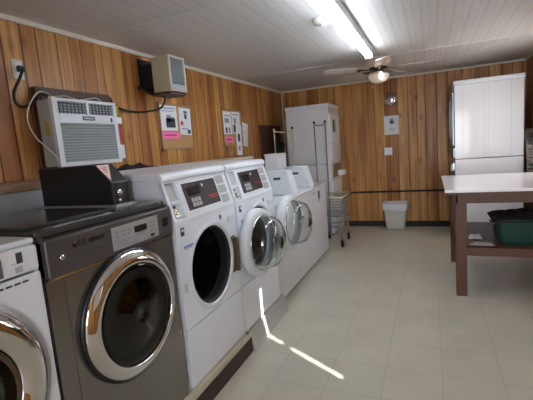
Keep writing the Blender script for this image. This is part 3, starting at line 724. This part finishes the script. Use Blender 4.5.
# dark flexible hose bulging behind it
b = B()
pp = [Vector((-2.14, 5.55, .55)), Vector((-2.13, 5.5, .85)), Vector((-2.1, 5.5, 1.12)), Vector((-2.12, 5.6, 1.3)), Vector((-2.17, 5.8, 1.42))]
cs = []
for i in range(len(pp) - 1):
    for k in range(10): cs.append(pp[i].lerp(pp[i + 1], k / 10))
for i, p_ in enumerate(cs[:-1]):
    b.cyl(p_, cs[i + 1], .062 if i % 2 else .07, 'blackp', 20)
tag(b.build('exhaust_hose'), 'thick black ribbed exhaust hose between left wall and stacked dryer', 'hose')
tag(B().box(LX + .001, LX + .03, 5.3, 6.1, 1.1, 1.72, 'woodd').build('wall_board', bev=.004), 'dark board on the left wall beside the stacked dryer', 'board')

# ------------------------------------------------------------------ laundry carts with hanging racks
def cart(ox, oy, label, w=.44, l=.42, rx0=None, rx1=None, rm='cartm', rackz=1.655, ry=0.):
    t = thing('laundry_cart', label, 'laundry cart', (ox, oy, 0), 'wheeled laundry carts')
    x0, x1, y0, y1 = ox - w / 2, ox + w / 2, oy - l / 2, oy + l / 2
    for x in (x0 + .03, x1 - .03):
        for y in (y0 + .03, y1 - .03):
            k = B().cyl((x, y, .1), (x, y, .13), .012, 'cartm', 10).box(x - .022, x + .022, y - .003, y + .003, .103, .112, 'cartm')
            k.box(x - .022, x - .018, y - .012, y + .012, .05, .105, 'cartm').box(x + .018, x + .022, y - .012, y + .012, .05, .105, 'cartm')
            k = k.build('caster', t)
            B().lathe([(0, -.015), (.042, -.015), (.05, -.01), (.05, .01), (.042, .015), (0, .015)], (x, y, .05), (1, 0, 0), 'rubber', 24).build('wheel', k)
    f = B()
    for x in (x0 + .03, x1 - .03):
        f.tube([(x, y0 + .03, .13), (x, y0 + .03, .40), (x, y0 + .05, .45)], .011, 'cartm')
        f.tube([(x, y1 - .03, .13), (x, y1 - .03, .40), (x, y1 - .05, .45)], .011, 'cartm')
        f.tube([(x, y0 + .03, .18), (x, y1 - .03, .18)], .009, 'cartm').tube([(x, y0 + .03, .33), (x, y1 - .03, .33)], .009, 'cartm')
    for y in (y0 + .03, y1 - .03):
        f.tube([(x0 + .03, y, .18), (x1 - .03, y, .18)], .009, 'cartm').tube([(x0 + .03, y, .33), (x1 - .03, y, .33)], .009, 'cartm')
    f.build('frame', t)
    b = B(); zb, zt = .42, .66; s = .04
    def ring(z, ins, r, m): b.tube([(x0 + ins, y0 + ins, z), (x1 - ins, y0 + ins, z), (x1 - ins, y1 - ins, z), (x0 + ins, y1 - ins, z), (x0 + ins, y0 + ins, z)], r, m, 6)
    for i in range(6): ring(zb + (zt - zb) * i / 6, s * (1 - i / 6) + .01, .003, 'cartm')
    n = 11
    for i in range(n + 1):
        a = i / n
        for (xa, ya, xb, yb) in ((x0 + (x1 - x0) * a, y0, 0, 1), (x0 + (x1 - x0) * a, y1, 0, -1), (x0, y0 + (y1 - y0) * a, 1, 0), (x1, y0 + (y1 - y0) * a, -1, 0)):
            b.tube([(xa, ya, zt), (xa + xb * s, ya + yb * s, zb)], .0022, 'cartm', 5)
        b.tube([(x0 + s, y0 + s + (y1 - y0 - 2 * s) * a, zb), (x1 - s, y0 + s + (y1 - y0 - 2 * s) * a, zb)], .0022, 'cartm', 5)
    b.build('wire_basket', t)
    b = B(); ring2 = [(x0 - .005, y0 - .005, .675), (x1 + .005, y0 - .005, .675), (x1 + .005, y1 + .005, .675), (x0 - .005, y1 + .005, .675), (x0 - .005, y0 - .005, .675)]
    b.tube(ring2, .013, 'cartr', 8); b.build('rim', t)
    r = B(); yy = oy + ry; r.tube([(rx0, yy, .19), (rx0, yy, rackz)], .008, rm).tube([(rx1, yy, .19), (rx1, yy, rackz)], .009, rm).tube([(rx0, yy, rackz - .025), ((rx0 + rx1) / 2, yy, rackz - .045), (rx1, yy, rackz - .025)], .007, rm, sub=4)
    for x in (rx0, rx1): r.lathe([(0, -.016), (.014, -.012), (.018, 0), (.014, .012), (0, .016)], (x, yy, rackz), (0, 0, 1), 'blackp' if rm != 'cartr' or x == rx1 else 'cartr', 12)
    r.build('hanging_rack', t)
    return t
cart(-1.245, 5.24, 'wire laundry cart with cream rim and tall dark rack, beside the far low washer', .34, .5, -1.40, -1.255, 'bluegrey', 1.665, -.2)
cart(-1.86, 5.2, 'laundry cart with cream hanging bar, mostly hidden behind the low washers', .42, .44, -2.03, -1.76, 'cartr', 1.63, 0)

# ------------------------------------------------------------------ waste bin
t = thing('waste_bin', 'beige plastic waste bin lined with a white bag at the back wall', 'bin', (-.52, 6.2, 0))
def rrect(w, d, z, cx, cyy, n=6, r=.03, wob=0., rn=None):
    out = []
    for sx, sy, a0 in ((1, 1, 0), (-1, 1, 90), (-1, -1, 180), (1, -1, 270)):
        for k in range(n + 1):
            a = math.radians(a0 + 90 * k / n); rr = r
            out.append(Vector((cx + sx * (w / 2 - r) + rr * math.cos(a), cyy + sy * (d / 2 - r) + rr * math.sin(a), z + (rn.uniform(-wob, wob) if rn else 0))))
    return out
def loft(b, rings, m, capb=True, capt=False, sm=True):
    n = len(rings[0]); vs = [v for r in rings for v in r]; fs = []
    for i in range(len(rings) - 1):
        for k in range(n):
            l = (k + 1) % n; fs.append((i * n + k, i * n + l, (i + 1) * n + l, (i + 1) * n + k))
    if capb: fs.append(tuple(range(n))[::-1])
    if capt: fs.append(tuple(range((len(rings) - 1) * n, len(rings) * n)))
    return b.add(vs, fs, m, sm)
bx, by = -.52, 6.2
loft(B(), [rrect(.26, .2, .0, bx, by), rrect(.272, .21, .03, bx, by), rrect(.33, .25, .38, bx, by), rrect(.325, .245, .38, bx, by), rrect(.255, .195, .02, bx, by)], 'bin').build('bucket', t)
rn = random.Random(3)
loft(B(), [rrect(.345, .262, .30, bx, by, wob=.018, rn=rn), rrect(.36, .27, .33, bx, by, wob=.004, rn=rn), rrect(.365, .275, .37, bx, by), rrect(.36, .27, .405, bx, by, wob=.008, rn=rn), rrect(.34, .25, .41, bx, by, wob=.008, rn=rn), rrect(.31, .23, .36, bx, by), rrect(.27, .2, .2, bx, by)], 'bag', capb=False).build('liner_bag', t)

# ------------------------------------------------------------------ back wall items
tb = thing('fire_bell', 'round chrome bell mounted above the white sheet on the back wall', 'bell', (-.54, BY, 1.89))
B().lathe([(.03, 0), (.098, .008), (.1, .02), (.085, .04), (.045, .055), (.02, .06), (0, .061)], (-.545, BY, 1.955), (0, -1, 0), 'chrome', 40).build('gong', tb)
B().lathe([(0, .05), (.012, .05), (.012, .07), (0, .072)], (-.545, BY, 1.955), (0, -1, 0), 'blackp', 16).build('centre_nut', tb)
B().cyl((-.545, BY - .006, 2.04), (-.545, BY - .006, 2.268), .004, 'blackp', 8).build('wire', tb)
def bsheet(x0, x1, z0, z1, label, marks, name='paper_notice', cat='notice'):
    b = B().box(x0, x1, BY - .0015, BY, z0, z1, 'paper')
    for (a0, a1, b0, b1, mk) in marks: b.box(x0 + a0 * (x1 - x0), x0 + a1 * (x1 - x0), BY - .0025, BY - .0015, z0 + b0 * (z1 - z0), z0 + b1 * (z1 - z0), mk)
    return tag(b.build(name), label, cat)
bsheet(-.655, -.44, 1.435, 1.72, 'white sheet with small grey emblem taped to the back wall', [(.42, .62, .55, .85, 'ink'), (.36, .68, .6, .72, 'ink'), (.3, .75, .3, .34, 'greyp'), (.35, .7, .2, .23, 'greyp')])
t = thing('light_switch', 'white double light switch plate under the sheet on the back wall', 'light switch', (-.6, BY, 1.12))
B().box(-.665, -.55, BY - .006, BY, 1.125, 1.24, 'paper').build('cover_plate', t, bev=.002)
for x in (-.635, -.59): B().box(x - .005, x + .007, BY - .016, BY - .006, 1.17, 1.195, 'whitep').build('toggle', t, bev=.001)

# ------------------------------------------------------------------ ceiling: fluorescent fixture, smoke alarm, fan
t = thing('fluorescent_light', 'long bare-tube fluorescent ceiling light, switched on', 'light fixture', (-.57, 3.2, H))
FY0, FY1, fx = 1.95, 4.17, -.553
B().box(fx - .038, fx + .038, FY0, FY1, H - .06, H, 'white').build('housing', t, bev=.004)
for y_ in (FY0 + .01, 3.21, 3.232, FY1 - .01):
    B().box(fx - .036, fx + .036, y_ - .009, y_ + .009, H - .098, H - .058, 'whitep').build('tube_holder', t, bev=.003)
for x in (fx - .0175, fx + .0175):
    for a, b_ in ((FY0 + .022, 3.2), (3.243, FY1 - .02)):
        B().cyl((x, a, H - .08), (x, b_, H - .08), .013, 'tube', 20).build('tube', t)
t = thing('smoke_alarm', 'round white smoke alarm on the ceiling beside the fluorescent light', 'smoke alarm', (-.715, 2.95, H))
B().lathe([(.07, 0), (.07, -.012), (.062, -.022), (.055, -.036), (.03, -.042), (0, -.042)], (-.715, 2.95, H), (0, 0, 1), 'trimw', 36).build('body', t)
B().lathe([(0, -.046), (.014, -.046), (.014, -.04)], (-.715, 2.95, H), (0, 0, 1), 'greyp', 16).build('test_button', t)

t = thing('ceiling_fan', 'white ceiling fan with light bowl hanging at far end of light', 'ceiling fan', (-.53, 4.75, H))
fc = (-.53, 4.75, H)
B().lathe([(0, 0), (.15, 0), (.158, -.02), (.158, -.065), (.145, -.085), (.105, -.1), (0, -.1)], fc, (0, 0, 1), 'fanw', 48).build('motor_housing', t)
B().lathe([(.1, -.1), (.1, -.112), (.06, -.118), (.045, -.15), (.05, -.165), (0, -.165)], fc, (0, 0, 1), 'fandark', 36).build('hub', t)
for kblade in range(5):
    a = math.radians(-8 + 72 * kblade); u = Vector((math.cos(a), math.sin(a), 0)); w_ = Vector((-math.sin(a), math.cos(a), 0)); 
    tw = (w_ * math.cos(.2) + Vector((0, 0, 1)) * math.sin(.2)); nn = u.cross(tw)
    o = Vector(fc) + Vector((0, 0, -.118))
    b = B(); n_ = 10; pts = []
    outline = [(.2, -.045), (.3, -.058), (.52, -.066), (.6, -.06), (.625, -.035), (.63, 0), (.625, .035), (.6, .06), (.52, .066), (.3, .058), (.2, .045)]
    vs = [o + u * p_ + tw * q_ + nn * .003 for p_, q_ in outline] + [o + u * p_ + tw * q_ - nn * .003 for p_, q_ in outline]; n_ = len(outline)
    b.add(vs, [tuple(range(n_)), tuple(range(n_, 2 * n_))[::-1]] + [(i, (i + 1) % n_, n_ + (i + 1) % n_, n_ + i) for i in range(n_)], 'fanb')
    bl = b.build('blade', t)
    B().slab(o, u, tw, nn, .07, .24, -.012, .012, -.008, -.003, 'fandark').slab(o, u, tw, nn, .2, .25, -.035, .035, -.007, -.003, 'fandark').build('blade_bracket', bl)
B().lathe([(.06, -.15), (.065, -.165), (.03, -.175)], fc, (0, 0, 1), 'fanw', 32).build('light_fitter', t)
for a in (-60, 60):
    c_ = Vector(fc) + Vector((.055 * math.cos(math.radians(a)), .055 * math.sin(math.radians(a)), -.19))
    B().lathe([(0, -.04), (.014, -.036), (.024, -.015), (.024, 0), (.012, .02), (.01, .03), (0, .03)], c_, (0, 0, 1), 'bulb', 20).build('bulb', t)
B().lathe([(.06, -.172), (.11, -.178), (.116, -.195), (.108, -.225), (.085, -.25), (.045, -.268), (0, -.272)], fc, (0, 0, 1), 'frost', 48).build('light_bowl', t, solid=.003)
b = B().cyl((-.60, 4.72, H - .16), (-.60, 4.72, H - .3), .0015, 'cream', 6).lathe([(0, -.012), (.006, -.008), (.009, 0), (.004, .012), (0, .013)], (-.60, 4.72, H - .31), (0, 0, 1), 'cream', 12)
b.build('pull_chain', t)

# ------------------------------------------------------------------ folding table
t = thing('folding_table', 'brown wooden table with glossy white laminate top at the right', 'table', (.65, 4.1, 0))
TX0, TX1, TY0, TY1, TZ = .10, 1.19, 3.5, 4.72, .93
B().box(TX0, TX1, TY0, TY1, TZ - .022, TZ, 'lam').build('tabletop', t, bev=.002)
B().box(TX0 + .004, TX1, TY0 + .004, TY1 - .004, TZ - .04, TZ - .022, 'brown').build('edge_board', t)
a = B().box(TX0 + .08, TX1 - .02, TY0 + .06, TY0 + .085, TZ - .12, TZ - .04, 'brown').box(TX0 + .08, TX1 - .02, TY1 - .085, TY1 - .06, TZ - .12, TZ - .04, 'brown').box(TX0 + .07, TX0 + .095, TY0 + .06, TY1 - .06, TZ - .12, TZ - .04, 'brown').box(TX1 - .05, TX1 - .02, TY0 + .06, TY1 - .06, TZ - .12, TZ - .04, 'brown')
a.build('apron', t)
for x in (.18, TX1 - .1):
    for y in (3.572, 4.55):
        B().box(x, x + .085, y, y + .08, 0, TZ - .04, 'brown').build('leg', t, bev=.003)
B().box(.2, TX1 - .03, 3.60, 4.62, .405, .43, 'brown').box(.265, TX1 - .1, 3.575, 3.6, .36, .43, 'brown').build('shelf', t, bev=.002)

# basket + laundry
t = thing('laundry_basket', 'dark green plastic laundry basket on the brown table\'s lower shelf', 'basket', (.80, 3.86, .43))
cx, cyb = .80, 3.855
loft(B(), [rrect(.55, .34, .432, cx, cyb, r=.05), rrect(.57, .36, .46, cx, cyb, r=.05), rrect(.62, .42, .645, cx, cyb, r=.06), rrect(.605, .405, .645, cx, cyb, r=.06), rrect(.55, .34, .45, cx, cyb, r=.05)], 'green', sm=False).build('tub', t)
loft(B(), [rrect(.62, .42, .625, cx, cyb, r=.06), rrect(.635, .435, .628, cx, cyb, r=.06), rrect(.64, .44, .648, cx, cyb, r=.06), rrect(.61, .41, .655, cx, cyb, r=.06)], 'green', capb=False, sm=False).build('rim', t)
b = B()
for s_ in (-1, 1): b.box(cx + s_ * .318 - .015, cx + s_ * .318 + .015, cyb - .07, cyb + .07, .585, .60, 'green')
b.build('handle', t)
b = B(); rn = random.Random(5); vs = []; fs = []; nx_, ny_ = 18, 13
for i in range(nx_):
    for j in range(ny_):
        x = cx - .335 + .67 * i / (nx_ - 1); y = cyb - .225 + .45 * j / (ny_ - 1)
        e = min(1, min(i, nx_ - 1 - i, j, ny_ - 1 - j) / 2)
        vs.append((x, y, .632 + e * (.035 + rn.uniform(-.025, .03))))
for i in range(nx_ - 1):
    for j in range(ny_ - 1): fs.append((i * ny_ + j, (i + 1) * ny_ + j, (i + 1) * ny_ + j + 1, i * ny_ + j + 1))
b.add(vs, fs, 'cloth', True)
o = b.build('laundry_pile', solid=.02); tag(o, 'heap of dark clothes filling the green basket under the table', 'laundry', kind='stuff')
md = o.modifiers.new('sub', 'SUBSURF'); md.levels = 1; md.render_levels = 2
# cloths on the shelf
def rag(cx, cy_, w, d, h, mk, name, label, seed, z=.431, base=.004):
    rn = random.Random(seed); vs = []; fs = []; a_, b_ = 12, 9
    for i in range(a_):
        for j in range(b_):
            e = min(1, min(i, a_ - 1 - i, j, b_ - 1 - j) / 2)
            vs.append((cx - w / 2 + w * i / (a_ - 1) + rn.uniform(-1, 1) * w * .03, cy_ - d / 2 + d * j / (b_ - 1) + rn.uniform(-1, 1) * d * .03, z + base + e * (h * .55 + rn.uniform(0, h * .45))))
    for i in range(a_ - 1):
        for j in range(b_ - 1): fs.append((i * b_ + j, (i + 1) * b_ + j, (i + 1) * b_ + j + 1, i * b_ + j + 1))
    o = B().add(vs, fs, mk, True).build(name, solid=.004)
    md = o.modifiers.new('sub', 'SUBSURF'); md.levels = 1; md.render_levels = 2
    return tag(o, label, 'cloth')
rag(.38, 3.67, .2, .09, .03, 'ragg', 'grey_cloth', 'flattened grey cloth at the front of the table shelf beside the basket', 1)
rag(.355, 3.90, .11, .09, .04, 'ragw', 'white_rag', 'small crumpled white rag on the table shelf behind the grey cloth', 2)

# ------------------------------------------------------------------ right stacked dryer, front facing the aisle
t = thing('stacked_dryer', 'tall white stacked dryer behind the table at the right', 'dryer', (.65, 5.9, 0))
X0, X1, Y0, Y1 = .285, 1.04, 5.6, 6.3
B().box(X0, X1, Y0, Y1, .03, 1.045, 'white2').build('lower_cabinet', t, bev=.006)
B().box(X0, X1, Y0, Y1, 1.053, 1.975, 'white2').build('upper_cabinet', t, bev=.006)
B().box(X0 - .012, X1 + .008, Y0 - .008, Y1, 1.975, 2.03, 'white').build('top', t, bev=.012, seg=3)
B().box(X0 + .03, X1 - .02, Y0 + .02, Y1 - .02, 0, .03, 'blackp').build('plinth', t)
for z0, z1 in ((.12, .8), (1.22, 1.9)):
    d = B().box(X0 - .03, X0, Y0 + .02, Y1 - .03, z0, z1, 'bluegrey').build('door', t, bev=.008)
    B().lathe([(.2, 0), (.22, .014), (.25, .014), (.26, 0)], (X0 - .03, 5.95, (z0 + z1) / 2), (-1, 0, 0), 'whitep', 40).build('porthole', d)
B().box(X0 - .03, X0, Y0 + .02, Y1 - .03, .9, 1.0, 'galv').box(X0 - .05, X0 - .03, Y0 + .06, Y0 + .16, .89, .98, 'whitep').build('coin_meter', t, bev=.004)
B().box(X0 - .02, X0, Y0 + .02, Y1 - .03, 1.07, 1.19, 'bluegrey').build('control_panel', t, bev=.004)
g = B()
for x in (.375, .62, .66, .905): g.box(x, x + .003, Y0 - .0015, Y0, 1.06, 1.95, 'greyp')
g.box(.93, 1.0, Y0 - .003, Y0, 1.80, 1.83, 'white2')
g.build('side_seam', t)
# foil duct and dark bundle behind
b = B(); cs = []
pp = [Vector((1.115, 5.52, .55)), Vector((1.115, 5.50, .8)), Vector((1.115, 5.50, 1.0)), Vector((1.115, 5.52, 1.15)), Vector((1.115, 5.6, 1.27)), Vector((1.115, 5.75, 1.33))]
for i in range(len(pp) - 1):
    for k_ in range(9): cs.append(pp[i].lerp(pp[i + 1], k_ / 9))
for i, p_ in enumerate(cs[:-1]): b.cyl(p_, cs[i + 1], .06 if i % 2 else .068, 'foil', 20)
tag(b.build('foil_duct'), 'crinkled foil exhaust duct between right-hand stacked dryer and right wall', 'duct')
t = thing('black_jacket', 'black garment hanging on the right wall above the foil duct', 'jacket', (1.15, 5.4, 1.2))
rn = random.Random(9); vs = []; fs = []
for i in range(13):
    z = 1.2 + .5 * i / 12; wv_ = (.12 if i < 9 else .12 - (i - 8) * .02)
    for k_ in range(16):
        a = 2 * PI * k_ / 16; r_ = 1 + .15 * math.sin(3 * a + i * .3)
        vs.append((1.145 + .045 * math.cos(a) * r_, 5.32 + wv_ * math.sin(a) * r_, z))
for i in range(12):
    for k_ in range(16):
        l = (k_ + 1) % 16; fs.append((i * 16 + k_, i * 16 + l, (i + 1) * 16 + l, (i + 1) * 16 + k_))
fs.append(tuple(range(16))[::-1]); fs.append(tuple(range(192, 208)))
B().add(vs, fs, 'cloth', True).build('cloth_body', t)
B().cyl((1.2, 5.32, 1.72), (1.14, 5.32, 1.73), .006, 'chrome', 10).build('hook', t)

# ------------------------------------------------------------------ lights
def area(name, loc, rot, sx, sy, power, col):
    L_ = bpy.data.lights.new(name, 'AREA'); L_.shape = 'RECTANGLE'; L_.size = sx; L_.size_y = sy; L_.energy = power; L_.color = col
    o = bpy.data.objects.new(name, L_); o.location = loc; o.rotation_euler = rot; COL.objects.link(o); return o
area('added_door_light', ((DX0 + DX1) / 2, FY - .12, 1.4), (PI / 2, 0, 0), .78, 1.3, 20, (.95, .95, 1.)).data.spread = math.radians(110)  # added lamp outside the unseen doorway, standing in for daylight
area('added_window_light', (RX + .25, (VY0 + VY1) / 2, (VZ0 + VZ1) / 2), (0, PI / 2, 0), .9, .8, 16, (.97, .94, 1.))  # added lamp behind the table-side blind, brightening the dryer
sun = bpy.data.lights.new('sun', 'SUN'); sun.energy = 11; sun.angle = math.radians(.5); sun.color = (1, .97, .92)
so = bpy.data.objects.new('sun', sun); COL.objects.link(so)
dv = Vector((-.857, .515, -.57)).normalized(); so.rotation_euler = dv.to_track_quat('-Z', 'Y').to_euler()
wd = bpy.data.worlds.new('World'); SC.world = wd; wd.use_nodes = True
bg = wd.node_tree.nodes['Background']; bg.inputs[0].default_value = (.8, .9, 1, 1); bg.inputs[1].default_value = 1.5

# ------------------------------------------------------------------ camera
cam = bpy.data.cameras.new('camera'); co = bpy.data.objects.new('camera', cam); COL.objects.link(co)
r2 = Vector((0.92048068, 0.38281865, -0.07851885)); u2 = Vector((0.01999561, 0.15452308, 0.98778682)); fw = Vector((-0.39027619, 0.91080871, -0.13458081))
mt = Matrix((r2, u2, -fw)).transposed().to_4x4(); mt.translation = Vector((0, 0, 1.4)); co.matrix_world = mt
cam.sensor_fit = 'HORIZONTAL'; cam.sensor_width = 36; cam.lens = 26.3566; cam.clip_start = .02
SC.camera = co
SC.view_settings.view_transform = 'Standard'; SC.view_settings.look = 'None'; SC.view_settings.gamma = 1
SC.view_settings.use_curve_mapping = False; SC.view_settings.exposure = .68
for o in bpy.data.objects:
    if '_o' in o: del o['_o']
